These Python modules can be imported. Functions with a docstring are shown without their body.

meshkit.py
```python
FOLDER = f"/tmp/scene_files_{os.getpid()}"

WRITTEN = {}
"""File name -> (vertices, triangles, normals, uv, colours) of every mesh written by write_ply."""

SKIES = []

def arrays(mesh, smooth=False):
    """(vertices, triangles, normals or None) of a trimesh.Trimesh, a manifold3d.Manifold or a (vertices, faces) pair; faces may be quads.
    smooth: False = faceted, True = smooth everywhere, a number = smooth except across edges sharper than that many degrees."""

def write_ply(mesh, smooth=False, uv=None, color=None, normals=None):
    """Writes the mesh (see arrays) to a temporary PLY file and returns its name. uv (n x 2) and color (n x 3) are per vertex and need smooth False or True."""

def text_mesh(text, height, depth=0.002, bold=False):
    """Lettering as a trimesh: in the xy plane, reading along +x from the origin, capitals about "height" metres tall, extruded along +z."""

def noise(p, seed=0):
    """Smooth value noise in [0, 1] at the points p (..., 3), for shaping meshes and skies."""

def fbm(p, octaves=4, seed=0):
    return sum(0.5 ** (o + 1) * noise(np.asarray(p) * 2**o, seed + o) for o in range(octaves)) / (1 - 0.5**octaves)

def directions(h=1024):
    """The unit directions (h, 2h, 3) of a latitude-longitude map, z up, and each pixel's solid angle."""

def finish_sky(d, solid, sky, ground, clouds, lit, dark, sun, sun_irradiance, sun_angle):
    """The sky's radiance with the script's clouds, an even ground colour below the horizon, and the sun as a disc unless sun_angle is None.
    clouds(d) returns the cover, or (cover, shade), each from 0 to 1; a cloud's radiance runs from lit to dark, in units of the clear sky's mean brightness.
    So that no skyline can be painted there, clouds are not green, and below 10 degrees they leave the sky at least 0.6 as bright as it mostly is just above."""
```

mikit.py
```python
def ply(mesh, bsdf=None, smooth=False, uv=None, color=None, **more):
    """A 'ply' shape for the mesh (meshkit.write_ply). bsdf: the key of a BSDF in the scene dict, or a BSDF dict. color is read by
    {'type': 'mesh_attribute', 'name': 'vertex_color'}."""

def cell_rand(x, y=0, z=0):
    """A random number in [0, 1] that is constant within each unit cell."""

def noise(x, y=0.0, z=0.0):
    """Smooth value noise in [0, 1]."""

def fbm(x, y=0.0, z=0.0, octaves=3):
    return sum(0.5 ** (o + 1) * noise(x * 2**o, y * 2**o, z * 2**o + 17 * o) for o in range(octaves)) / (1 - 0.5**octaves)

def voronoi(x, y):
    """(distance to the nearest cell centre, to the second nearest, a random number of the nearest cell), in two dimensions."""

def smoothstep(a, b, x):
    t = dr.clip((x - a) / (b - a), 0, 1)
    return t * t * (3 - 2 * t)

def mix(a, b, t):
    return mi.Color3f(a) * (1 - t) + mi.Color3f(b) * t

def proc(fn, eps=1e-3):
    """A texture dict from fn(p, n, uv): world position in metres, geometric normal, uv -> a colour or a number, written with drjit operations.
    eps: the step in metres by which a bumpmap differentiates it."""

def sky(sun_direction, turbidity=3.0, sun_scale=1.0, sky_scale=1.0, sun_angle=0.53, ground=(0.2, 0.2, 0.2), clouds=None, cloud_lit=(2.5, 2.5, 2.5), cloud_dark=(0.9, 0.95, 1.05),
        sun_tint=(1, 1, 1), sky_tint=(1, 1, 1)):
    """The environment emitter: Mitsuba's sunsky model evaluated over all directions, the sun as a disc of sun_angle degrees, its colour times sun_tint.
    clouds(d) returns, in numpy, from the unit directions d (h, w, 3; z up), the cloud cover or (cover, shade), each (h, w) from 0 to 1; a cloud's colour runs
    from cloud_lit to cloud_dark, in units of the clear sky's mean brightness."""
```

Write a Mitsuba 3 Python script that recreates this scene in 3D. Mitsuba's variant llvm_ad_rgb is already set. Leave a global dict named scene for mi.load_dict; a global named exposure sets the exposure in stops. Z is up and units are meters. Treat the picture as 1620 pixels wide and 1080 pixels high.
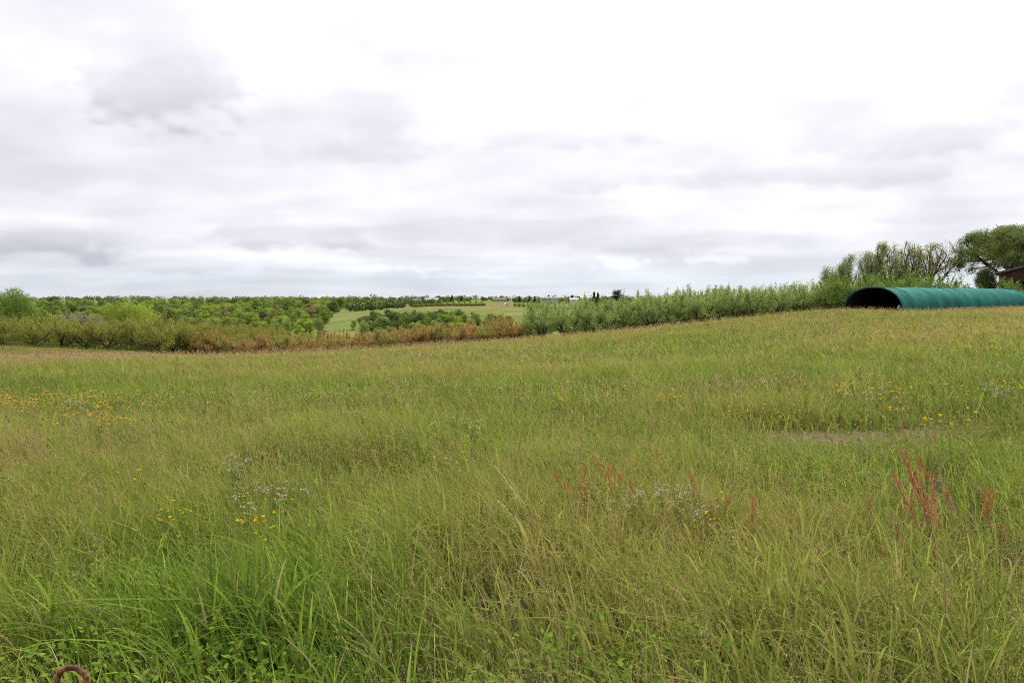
import math, random, numpy as np, trimesh, mitsuba as mi, drjit as dr, mikit, meshkit
from scipy.interpolate import RBFInterpolator

scene, labels = {}, {}
T = mi.ScalarTransform4f
PI = math.pi

# ------------------------------------------------------------------ camera, sky, exposure
EYE = np.array([0.0, 0.0, 1.6])
HFOV, LEVEL = 68.0, 472.0                       # the photograph is 1620 x 1080; the level line lies on row 472
F = 810 / math.tan(math.radians(HFOV / 2))
PITCH = math.atan((540 - LEVEL) / F)
FWD = np.array([0, math.cos(PITCH), -math.sin(PITCH)])
UP = np.array([0, math.sin(PITCH), math.cos(PITCH)])
scene['camera'] = {'type': 'perspective', 'fov': HFOV, 'fov_axis': 'x', 'near_clip': 0.05, 'far_clip': 30000.0,
                   'to_world': T().look_at(origin=EYE.tolist(), target=(EYE + FWD).tolist(), up=[0, 0, 1])}
exposure = 2.12
SUN_AZ, SUN_EL = math.radians(17), math.radians(57)
SUN = np.array([math.sin(SUN_AZ) * math.cos(SUN_EL), math.cos(SUN_AZ) * math.cos(SUN_EL), math.sin(SUN_EL)])


def overcast(d):
    az = np.degrees(np.arctan2(d[..., 0], d[..., 1]))
    el = np.degrees(np.arcsin(np.clip(d[..., 2], -1, 1)))
    q = 1 / (d[..., 2] + 0.10)
    p = np.stack([d[..., 0] * q, d[..., 1] * q, np.zeros_like(q)], -1)
    p = p + 0.35 * (meshkit.fbm(p * 1.3 + 5.0, 3, 3)[..., None] - 0.5)
    broad = meshkit.fbm(p * np.array([0.55, 0.9, 1]) + 11.0, 4, 7)
    fine = meshkit.fbm(p * np.array([1.6, 3.2, 1]) + 3.0, 5, 21)
    cosang = d @ SUN
    glow = 22 * np.exp(-(1 - cosang) / 0.06) + 3.5 * np.exp(-(1 - cosang) / 0.13)
    L = 2.03 + glow + 0.0 * np.clip((el - 4) / 16, 0, 1)
    L = L * (1 + 0.34 * (broad - 0.48) + 0.20 * (fine - 0.5))
    L = L - 0.16 * mikit_step(4.5, 1.0, el)
    tex = meshkit.fbm(np.stack([az * 0.16 + 0.05 * el, el * 0.34 - 0.04 * az, np.full_like(az, 4.0)], -1), 6, 77) - 0.5
    L = L * (1 + 0.34 * tex * mikit_step(55, 15, el))
    # lower, greyer cumulus in ragged heaps: centre azimuth, elevation, half widths, weight; flat dark base and lit top
    rag = meshkit.fbm(np.stack([az * 0.32, el * 0.75, np.zeros_like(az)], -1), 5, 33) - 0.5
    rag2 = meshkit.fbm(np.stack([az * 0.9, el * 1.6, np.zeros_like(az)], -1), 4, 51) - 0.5
    for a0, e0, aw, ew, wgt in ((-16.3, 4.5, 6.0, 1.35, .38), (-32.0, 3.7, 5.6, 1.4, .40), (-24.0, 13.8, 5.5, 2.6, .36), (-14.0, 12.6, 7, 3.0, .14), (-33, 13, 5, 2.5, .12),
                                (-6.5, 19.0, 7, 2.6, .10), (-22.0, 2.4, 9, 0.7, .18), (20, 8.5, 16, 1.1, .20), (27, 10.5, 8, 1.3, .16), (34, 12.5, 5, 1.8, .22), (3, 11.5, 9, 0.9, .16),
                                (12, 4.3, 9, 0.8, .16), (-30, 8.2, 9, 1.5, .10), (60, 16, 15, 4, .2), (-70, 14, 16, 5, .2)):
        r = np.sqrt(((az - a0) / aw) ** 2 + ((el - e0) / ew) ** 2)
        body = mikit_step(1.15, 0.45, r + 1.5 * rag + 0.5 * rag2)
        top = np.clip((el - e0) / ew, -1, 1)
        L = L * (1 - wgt * body * (0.48 - 0.42 * top))
    for a0, e0, aw, ew in ((8.0, 2.45, 2.2, 0.6), (14.5, 2.7, 3.5, 0.45), (-9, 2.1, 4, 0.35), (-3.5, 1.6, 4, 0.3)):
        r = np.sqrt(((az - a0) / aw) ** 2 + (np.maximum(el - e0, (e0 - el) * 2.2) / ew) ** 2)
        L = L + 0.30 * mikit_step(1.2, 0.3, r + 2.2 * rag2 + 1.0 * rag)
    return 1 - 0.16 * mikit_step(3.4, 0.8, el + 1.6 * rag2 + 1.2 * rag), np.clip((28 - L) / (28 - 1.4), 0, 1)


def mikit_step(a, b, x):
    t = np.clip((x - a) / (b - a), 0, 1)
    return t * t * (3 - 2 * t)


scene['sky'] = mikit.sky(SUN.tolist(), turbidity=4, sun_scale=0.30, sun_angle=24, clouds=overcast, cloud_lit=(28.2, 28, 27.8), cloud_dark=(1.345, 1.375, 1.515), ground=(0.10, 0.12, 0.05), sky_tint=(0.80, 0.93, 1.08))


def P(px, py, depth):
    """The point seen at a pixel of the photograph, at this distance ahead."""
    d = FWD + UP * (540 - py) / F
    d = np.array([(px - 810) / F, d[1], d[2]])
    return EYE + d * depth / d[1]


# ------------------------------------------------------------------ terrain
ctrl = [(0, 0, 0), (-6, 3, -.06), (6, 3, .03), (0, 8, -.12), (-12, 10, -.4), (12, 10, .1), (0, -30, .4), (-40, -20, -.8), (45, -20, 1.2), (-100, 40, -3.6), (110, 40, 2.0),
        (-25, 25, -1.1), (25, 25, .3), (0, 30, -1.0), (0, -300, 3), (-400, -200, -3), (400, -200, 5)]
front = [(-160, 542, 99), (0, 548, 95), (120, 552, 93), (240, 557, 90), (400, 566, 85), (500, 565, 86), (600, 561, 87), (700, 550, 87), (840, 541, 80), (950, 530, 76), (1050, 520, 78), (1200, 506, 84),
         (1320, 497, 88), (1345, 489, 72), (1420, 493, 68.5), (1620, 485, 88), (1750, 480, 80), (1480, 478, 112), (1580, 476, 110), (1800, 472, 150)]
ctrl += [tuple(P(*c)) for c in front]
ctrl += [(-130, 135, -7.6), (-80, 135, -8.3), (-30, 135, -8.3), (10, 125, -7.0), (45, 125, -2.2), (90, 150, .2), (-260, 200, -9), (-150, 220, -12), (-70, 230, -13.5), (0, 230, -13), (60, 220, -6), (160, 220, -1)]
ctrl += [tuple(P(*c)) for c in ((480, 532, 300), (670, 531, 345), (560, 512, 430), (620, 494, 560), (700, 487, 640), (800, 483, 670), (880, 490, 640), (760, 500, 480), (860, 500, 430))]
ctrl += [(-400, 420, -13), (-330, 600, -17), (-200, 520, -19), (-480, 820, -15), (-250, 800, -13), (100, 480, -8), (250, 500, -4), (-700, 700, -8), (600, 700, -3), (-500, 1050, -10), (-150, 1000, -8), (0, 1000, -4), (500, 1000, -3)]
ctrl += [(x, y, -5.0) for x, y in ((-1500, 1500), (0, 1800), (1500, 1500), (-3500, 4000), (0, 5000), (3500, 4000), (-5000, 0), (5000, 0), (0, -5000), (-7000, 7000), (7000, 7000), (0, 9000))]
ctrl = np.array(ctrl, float)
WARP = 45.0
warp = lambda xy: np.arcsinh(np.asarray(xy, float) / WARP)
_rbf = RBFInterpolator(warp(ctrl[:, :2]), ctrl[:, 2], kernel='thin_plate_spline', smoothing=2e-4)


gu = np.linspace(-math.asinh(9500 / WARP), math.asinh(9500 / WARP), 561)
GX, GY = np.meshgrid(np.sinh(gu) * WARP, np.sinh(gu) * WARP, indexing='xy')
GZ = _rbf(np.stack(np.meshgrid(gu, gu, indexing='xy'), -1).reshape(-1, 2)).reshape(561, 561)
_dist = np.hypot(GX, GY)
GZ = GZ + 0.10 * (meshkit.fbm(np.stack([GX * .5, GY * .5, 0 * GX], -1), 3, 5) - .5) * np.clip(_dist / 10, .25, 1) * (_dist < 400)


def ground(xy):
    """The height of the ground sheet (bilinear on its grid) at points (n, 2)."""
    xy = np.atleast_2d(np.asarray(xy, float))
    w = (warp(xy) - gu[0]) / (gu[1] - gu[0])
    i = np.clip(w.astype(int), 0, 559)
    X0, X1, Y0, Y1 = GX[0, i[:, 0]], GX[0, i[:, 0] + 1], GY[i[:, 1], 0], GY[i[:, 1] + 1, 0]
    t, s = (xy[:, 0] - X0) / (X1 - X0), (xy[:, 1] - Y0) / (Y1 - Y0)
    a, b, c, d = (GZ[i[:, 1] + m, i[:, 0] + n] for m, n in ((0, 0), (0, 1), (1, 0), (1, 1)))
    return (a * (1 - t) + b * t) * (1 - s) + (c * (1 - t) + d * t) * s


def hit(px, py, above=0.0):
    """The point of the field, ABOVE the ground, that a pixel shows."""
    ys = np.concatenate([np.linspace(1.5, 30, 600), np.linspace(30.1, 140, 800)])
    d = (P(px, py, 1.0) - EYE)
    pts = EYE + ys[:, None] * d
    below = pts[:, 2] - ground(pts[:, :2]) - above
    k = int(np.argmax(below < 0)) if (below < 0).any() else len(ys) - 1
    q = pts[k].copy()
    q[2] = ground(q[:2])[0]
    return q


# ------------------------------------------------------------------ materials
def rgb(c):
    return {'type': 'rgb', 'value': [float(x) for x in c]}


VC = {'type': 'mesh_attribute', 'name': 'vertex_color'}


def leaf_bsdf(trans, rough=0.6):
    return {'type': 'principledthin', 'base_color': VC, 'roughness': rough, 'diff_trans': trans, 'spec_trans': 0.0, 'eta': 1.3}


scene['m_blade'] = leaf_bsdf(0.9, 0.55)
scene['m_leaf'] = leaf_bsdf(0.75, 0.6)
scene['m_petal'] = leaf_bsdf(0.7, 0.7)
scene['m_far'] = {'type': 'twosided', 'bsdf': {'type': 'diffuse', 'reflectance': VC}}


BARE = hit(1320, 691)                        # the trodden bare strip in the meadow


def ground_colour(p, n, uv):
    d = dr.sqrt(p.x * p.x + p.y * p.y)
    a = mikit.fbm(p.x * 0.9, p.y * 0.9, 0, 4)
    b = mikit.fbm(p.x * 0.06 + 9, p.y * 0.10 + 3, 2, 4)
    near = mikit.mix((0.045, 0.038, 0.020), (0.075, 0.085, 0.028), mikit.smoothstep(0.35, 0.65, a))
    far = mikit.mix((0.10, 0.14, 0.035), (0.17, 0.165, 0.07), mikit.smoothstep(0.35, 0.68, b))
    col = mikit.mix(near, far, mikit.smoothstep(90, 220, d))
    w = dr.sqrt(dr.square((p.x - BARE[0]) / 1.6) + dr.square((p.y - BARE[1]) / .6)) + .6 * (a - .5)
    col = mikit.mix(col, mikit.mix((0.075, 0.060, 0.038), (0.15, 0.120, 0.078), mikit.fbm(p.x * 9, p.y * 9, 3, 3)), mikit.smoothstep(1.15, .8, w))
    # a tilled strip in the far field
    u = (p.x + 45) / 75
    v = (p.y - 668 - 0.06 * p.x) / 28
    e = dr.sqrt(u * u * u * u + v * v * v * v) + 0.5 * (mikit.fbm(p.x * .05, p.y * .05, 1, 3) - .5)
    col = mikit.mix(col, (0.20, 0.125, 0.075), mikit.smoothstep(1.1, 0.8, e))
    return col


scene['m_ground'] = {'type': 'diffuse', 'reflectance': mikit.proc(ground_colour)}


def bark_colour(p, n, uv):
    f = mikit.fbm(p.x * 7, p.y * 7, p.z * 2.2, 3)
    return mikit.mix((0.035, 0.027, 0.021), (0.12, 0.098, 0.075), mikit.smoothstep(0.25, 0.75, f))


scene['m_bark'] = {'type': 'twosided', 'bsdf': {'type': 'diffuse', 'reflectance': mikit.proc(bark_colour)}}


def number(name):
    if name not in scene and name not in labels:
        return name
    k = 1
    while f'{name}_{k:03d}' in scene or f'{name}_{k:03d}' in labels:
        k += 1
    return f'{name}_{k:03d}'


def tag(key, label, cat=None, group=None, kind=None):
    labels[key] = {k: v for k, v in (('label', label), ('category', cat), ('group', group), ('kind', kind)) if v}


# the ground sheet
ii, jj = np.meshgrid(np.arange(560), np.arange(560), indexing='ij')
qa = ii * 561 + jj
gfaces = np.stack([qa, qa + 1, qa + 562, qa + 561], -1).reshape(-1, 4)
scene['ground'] = mikit.ply((np.stack([GX, GY, GZ], -1).reshape(-1, 3), gfaces), 'm_ground', smooth=True)
tag('ground', 'rolling meadow and farmland ground reaching to the horizon', kind='structure')


# ------------------------------------------------------------------ generators
def tubes(parts, sides=5):
    V, Fc, at = [], [], 0
    ang = np.arange(sides) * 2 * PI / sides
    for pts, rad in parts:
        pts = np.asarray(pts, float)
        n = len(pts)
        t = np.gradient(pts, axis=0)
        t /= np.linalg.norm(t, axis=1, keepdims=True) + 1e-12
        ref = np.where(np.abs(t[:, 2:3]) < 0.85, [[0, 0, 1.0]], [[1.0, 0, 0]])
        a = np.cross(t, ref)
        a /= np.linalg.norm(a, axis=1, keepdims=True) + 1e-12
        b = np.cross(t, a)
        for k in range(1, n):                    # keep the frame from flipping
            if a[k] @ a[k - 1] < 0:
                a[k], b[k] = -a[k], -b[k]
        v = pts[:, None] + np.asarray(rad)[:, None, None] * (np.cos(ang)[None, :, None] * a[:, None] + np.sin(ang)[None, :, None] * b[:, None])
        V.append(v.reshape(-1, 3))
        i, j = np.meshgrid(np.arange(n - 1), np.arange(sides), indexing='ij')
        Fc.append(np.stack([i * sides + j, i * sides + (j + 1) % sides, (i + 1) * sides + (j + 1) % sides, (i + 1) * sides + j], -1).reshape(-1, 4) + at)
        at += n * sides
    return np.vstack(V), np.vstack(Fc)


def unit(v):
    return v / (np.linalg.norm(v, axis=-1, keepdims=True) + 1e-12)


def grow(rng, start, d, L, r, level, S, segs, anchors):
    n = 5
    pts, dirs = [np.array(start, float)], []
    for i in range(n):
        d = unit(d + rng.normal(0, S['wob'], 3) + np.array([S['wind'], 0, S['trop'][level]]))
        dirs.append(d)
        pts.append(pts[-1] + d * L / n)
    rad = np.linspace(r, r * (0.35 if level == S['levels'] else 0.55), n + 1)
    segs.append((np.array(pts), rad))
    if level >= S['leafy']:
        for k in range(2 if level < S['levels'] else 1, n + 1):
            anchors.append(pts[k])
    if level == S['levels']:
        return
    phase = rng.uniform(0, 2 * PI)
    for j in range(S['kids'][level]):
        t = S['from'][level] + (1 - S['from'][level]) * (j + rng.uniform(.2, 1)) / S['kids'][level]
        k = min(int(t * n), n - 1)
        a = pts[k] + (pts[k + 1] - pts[k]) * (t * n - k)
        phi = phase + j * 2.4 + rng.normal(0, .3)
        e1 = unit(np.cross(dirs[k], [0.3, 0.1, 1.0] if abs(dirs[k][2]) < .95 else [1.0, 0, 0]))
        e2 = np.cross(dirs[k], e1)
        th = math.radians(S['ang'][level] + rng.normal(0, 8))
        nd = dirs[k] * math.cos(th) + (e1 * math.cos(phi) + e2 * math.sin(phi)) * math.sin(th)
        grow(rng, a, nd, L * S['ratio'][level] * rng.uniform(.75, 1.2), rad[k] * 0.66, level + 1, S, segs, anchors)


def leaf_quads(rng, centres, size, colours, up=0.4, outward=None):
    """Two triangles each, folded along the midrib; colours (n, 3)."""
    n = len(centres)
    nrm = rng.normal(0, 1, (n, 3)) + [0, 0, up]
    if outward is not None:
        nrm = nrm * 0.55 + outward
    nrm = unit(nrm)
    a = unit(np.cross(nrm, rng.normal(0, 1, (n, 3))))
    b = np.cross(nrm, a)
    s = size * rng.uniform(.6, 1.35, (n, 1))
    fold = nrm * s * 0.18
    v = np.stack([centres - a * s, centres + b * s * .55 + fold, centres + a * s, centres - b * s * .55 + fold], 1).reshape(-1, 3)
    i = np.arange(n)[:, None] * 4
    f = np.vstack([i + [0, 1, 2], i + [0, 2, 3]])
    return v, f, np.repeat(colours, 4, 0)


def tint(rng, n, c0, c1, jitter=.10, t=None):
    t = rng.random((n, 1)) if t is None else np.clip(t.reshape(-1, 1) + rng.normal(0, .10, (n, 1)), 0, 1)
    c = np.array(c0) * (1 - t) + np.array(c1) * t
    return np.clip(1.45 * c * rng.uniform(1 - jitter, 1 + jitter, (n, 1)) * rng.uniform(.93, 1.07, (n, 3)), 0.005, .9)


def branched_tree(seed, H, W, S, leaves, sigma, size, c0, c1, trunk_r, lean=(0, 0), sides=5, shoots=0, rounded=False):
    """(trunk mesh, crown mesh, crown colours): limbs grown in levels, leaves about the twigs; scaled to height H and width W."""
    rng = np.random.default_rng(seed)
    segs, anchors = [], []
    grow(rng, (0, 0, -0.3), unit(np.array([lean[0], lean[1], 1.0])), S['trunk'], trunk_r, 0, S, segs, anchors)
    A = np.array(anchors)
    lo, hi = np.percentile(A, 2, 0), np.percentile(A, 98, 0)
    sc = np.array([W / max(hi[0] - lo[0], W / 3), W / max(hi[1] - lo[1], W / 3), H / hi[2]])
    A = A * sc
    move = np.array([lean[0] * 7 - A[:, 0].mean(), lean[1] * 7 - A[:, 1].mean(), 0])
    bend = lambda p: p + move * np.clip(p[:, 2:3] / (.62 * H), 0, 1)
    A = bend(A)
    segs = [(bend(p * sc), r) for p, r in segs]
    def clamp(p):
        c, rad = np.array([lean[0] * 7, lean[1] * 7, .58 * H]), np.array([W * .5, W * .5, .40 * H])
        k = np.linalg.norm((p - c) / rad, axis=1, keepdims=True)
        f = np.where((k > .85) & (p[:, 2:3] > .25 * H), (.85 + .17 * np.tanh((k - .85) / .35)) / np.maximum(k, 1e-6), 1)
        return c + (p - c) * f
    if rounded:
        A = clamp(A)
        segs = [(clamp(p), r) for p, r in segs]
    idx = rng.integers(0, len(A), leaves)
    C = A[idx] + unit(rng.normal(0, 1, (leaves, 3))) * sigma * 1.9 * rng.random((leaves, 1)) ** .45
    if shoots:
        top = A[A[:, 2] > 0.72 * H]
        for k in range(shoots):
            b = top[rng.integers(len(top))]
            l = rng.uniform(.35, .85)
            d = unit(np.array([rng.normal(0, .12), rng.normal(0, .12), 1.0]))
            segs.append((b + np.linspace(0, l, 4)[:, None] * d, np.linspace(.011, .004, 4)))
            m = 26
            C = np.vstack([C, b + rng.uniform(0, l, (m, 1)) * d + rng.normal(0, .05, (m, 3))])
    C = C[C[:, 2] > 0.15]
    n3 = meshkit.noise(C * 1.3, seed)
    V, Fq, col = leaf_quads(rng, C, size, tint(rng, len(C), c0, c1, t=n3))
    return tubes(segs, sides), (V, Fq), col


def clump_tree(seed, H, W, c0, c1, leaves, size, trunk_r=.2, base=.02, n_clumps=9):
    """A full round-headed tree: leaf faces over a heap of uneven clumps, short trunk with limbs."""
    rng = np.random.default_rng(seed)
    C, N, Tn = [], [], []
    cl = []
    for k in range(n_clumps):
        z = rng.uniform(base + .06, .84)
        width = math.sin(PI * min(1, max(.15, (z - base * .4) / (1.12 - base * .4)))) ** .6
        phi, rr = k * 2.4 + rng.normal(0, .4), rng.uniform(.15, .62) * width
        cl.append((np.array([math.cos(phi) * rr * W / 2, math.sin(phi) * rr * W / 2, z * H]), rng.uniform(.30, .50) * W / 2 * (0.6 + .5 * width)))
    cl.append((np.array([rng.normal(0, .08) * W, 0, .82 * H]), .3 * W / 2))
    cl.append((np.array([0, 0, .5 * H]), .60 * W / 2))
    cl.append((np.array([rng.normal(0, .04) * W, rng.normal(0, .04) * W, .93 * H]), .20 * W / 2))
    tot = sum(r * r for _, r in cl)
    for c, r in cl:
        m = int(leaves * r * r / tot)
        d = unit(rng.normal(0, 1, (m, 3)))
        lump = 0.75 + .5 * meshkit.noise(d * 2.2 + c, seed)
        rad = r * lump * rng.uniform(.45, 1.05, m) ** .6
        C.append(c + d * rad[:, None] * [1, 1, .85])
        N.append(d)
        Tn.append(np.full(m, rng.random()) * .6 + .4 * meshkit.noise(C[-1] * .5, seed + 3))
    C, N, Tn = np.vstack(C), np.vstack(N), np.concatenate(Tn)
    C[:, 2] = np.maximum(C[:, 2], .1)
    V, Fq, col = leaf_quads(rng, C, size, tint(rng, len(C), c0, c1, t=Tn), outward=N)
    segs = [(np.array([[0, 0, -.5], [0, 0, .3 * H], [rng.normal(0, .03) * W, 0, .7 * H]]), np.array([trunk_r, trunk_r * .8, trunk_r * .3]))]
    for c, r in cl[:6]:
        segs.append((np.array([[0, 0, .22 * H], c * [.5, .5, .75], c]), np.array([trunk_r * .5, trunk_r * .3, trunk_r * .12])))
    return tubes(segs, 5), (V, Fq), col


def group_of(name, tree, leaf='m_leaf'):
    trunk, crown, col = tree
    scene['group_' + name] = {'type': 'shapegroup', 'trunk': mikit.ply(trunk, 'm_bark', smooth=True), 'crown': mikit.ply(crown, leaf, color=col)}
    return 'group_' + name


rng = np.random.default_rng(12)


def plant(name, grp, x, y, label, cat, group=None, s=1.0, rot=None, sz=None, z=None, dz=0.0, kx=1.0):
    key = number(name)
    z = ground([(x, y)])[0] if z is None else z
    rot = rng.uniform(0, 360) if rot is None else rot
    scene[key] = {'type': 'instance', 'to_world': T().translate([float(x), float(y), float(z) + dz]).rotate([0, 0, 1], float(rot)).scale([s * kx, s * kx, s if sz is None else sz]), 'ref': {'type': 'ref', 'id': grp}}
    tag(key, label, cat, group)
    return key


# ------------------------------------------------------------------ orchards
ORCH = dict(levels=3, trunk=1.0, wob=.10, wind=0.0, trop=(0, .10, .08, .12), kids=(6, 4, 3), **{'from': (.55, .25, .2)}, ang=(42, 38, 34), ratio=(1.55, .62, .6), leafy=2)
green_orch = [group_of(f'green_orchard_{k}', branched_tree(100 + k, 3.7, 4.3, ORCH, 5200, .17, .068, (0.150, 0.200, 0.060), (0.275, 0.340, 0.110), .13, lean=(rng.normal(0, .1), rng.normal(0, .1)), shoots=26)) for k in range(5)]
bronze_orch = [group_of(f'bronze_orchard_{k}', branched_tree(120 + k, 3.6, 4.6, ORCH, 5200, .19, .068, (0.175, 0.155, 0.036), (0.21, 0.235, 0.050), .15, lean=(rng.normal(0, .12), rng.normal(0, .1)), shoots=8)) for k in range(5)]
YOUNG = dict(ORCH, kids=(6, 4, 3), ang=(26, 26, 26), trop=(0, .16, .12, .15))
red_orch = [group_of(f'red_orchard_{k}', branched_tree(140 + k, 2.5, 2.5, YOUNG, 1900, .13, .075, ((0.30, 0.170, 0.066), (0.27, 0.180, 0.06), (0.23, 0.195, 0.06))[k % 3], ((0.29, 0.215, 0.07), (0.25, 0.225, 0.07), (0.20, 0.24, 0.065))[k % 3], .07, shoots=12)) for k in range(6)]


def along(line, step, jitter, r):
    """Points at even steps along a polyline of (x, y)."""
    line = np.array(line)[:, :2]
    seg = np.linalg.norm(np.diff(line, axis=0), axis=1)
    s = np.concatenate([[0], np.cumsum(seg)])
    at = np.arange(step / 2, s[-1], step)
    at = at + r.normal(0, jitter, len(at))
    return np.stack([np.interp(at, s, line[:, 0]), np.interp(at, s, line[:, 1])], -1)


r1 = np.random.default_rng(5)
ORD = ('first second third fourth fifth sixth seventh eighth ninth tenth eleventh twelfth thirteenth fourteenth fifteenth sixteenth seventeenth eighteenth nineteenth twentieth '
       'twenty-first twenty-second twenty-third twenty-fourth twenty-fifth twenty-sixth twenty-seventh twenty-eighth twenty-ninth thirtieth').split()
left_line = [P(-40, 545, 98), P(0, 546, 97), P(120, 550, 95), P(250, 555, 92)]
red_line = [P(262, 556, 91), P(330, 562, 89), P(400, 565, 87), P(500, 564, 88), P(600, 560, 89), P(700, 549, 89), P(828, 543, 84)]
green_line = [P(846, 538, 82), P(900, 533, 78), P(1050, 520, 79.5), P(1200, 506, 85), P(1318, 497, 89)]
gl = lambda off: [p + np.array([0, off, 0]) for p in green_line]
for k, (x, y) in enumerate(along(left_line, 3.6, .35, r1)):
    plant('cherry_tree', bronze_orch[k % 5], x, y, f'{ORD[k]} bronze-green orchard tree from the left in the front row at the left field edge', 'tree', 'bronze orchard trees of the left front row', s=r1.uniform(1.02, 1.18), dz=-.42, kx=1.12)
for off in (6, 12):
    for k, (x, y) in enumerate(along([p + np.array([0, off, 0]) for p in left_line] + [P(300, 556, 92 + off), P(430, 556, 92 + off)], 4.0, .4, r1)):
        plant('cherry_tree', bronze_orch[(k + 2) % 5], x, y, 'olive-green orchard tree in the rows behind the left front row', 'tree', 'olive orchard trees of the left back rows', s=r1.uniform(.85, 1.05))
for k, (x, y) in enumerate(along(red_line, 1.6, .22, r1)):
    px = 810 + F * x / y
    plant('young_tree', (bronze_orch[k % 5] if r1.random() < np.clip((430 - px) / 300, 0, .5) else red_orch[(k * 5 + (k // 4)) % 6]), x, y, f'{ORD[k]} reddish young tree from the left along the lower field edge', 'tree', 'reddish young trees along the lower field edge', s=r1.uniform(.82, 1.06) * (1.1 if px < 600 else 1.2), dz=-.42, kx=1.15)
for off in (4.5, 9):
    for k, (x, y) in enumerate(along([p + np.array([0, off, 0]) for p in red_line[:]], 2.6, .4, r1)):
        px = 810 + F * x / y
        yellow = px < 450
        plant('young_tree', bronze_orch[k % 5] if yellow else red_orch[(k * 7 + 2) % 6], x, y, 'yellow-green orchard tree rising behind the reddish young row' if yellow else 'russet young orchard tree in the second rows behind the front one',
              'tree', 'yellow-green trees behind the reddish row' if yellow else 'russet young trees of the back rows', s=r1.uniform(.8, .98) if yellow else r1.uniform(.95, 1.15))
for off in (0, 5, 10, 15):
    for k, (x, y) in enumerate(along(gl(off), 3.0 if off == 0 else 3.4, .35, r1)):
        plant('apple_tree', green_orch[(k + off) % 5], x, y, f'{ORD[k]} green goblet-shaped tree from the left in the front row on the rise' if off == 0 else 'green orchard tree standing in the back rows on the rise', 'tree',
              'green orchard trees of the front row' if off == 0 else 'green orchard trees of the back rows', s=r1.uniform(.92, 1.1) * (1.06 if off else 1), dz=-.25)

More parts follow.
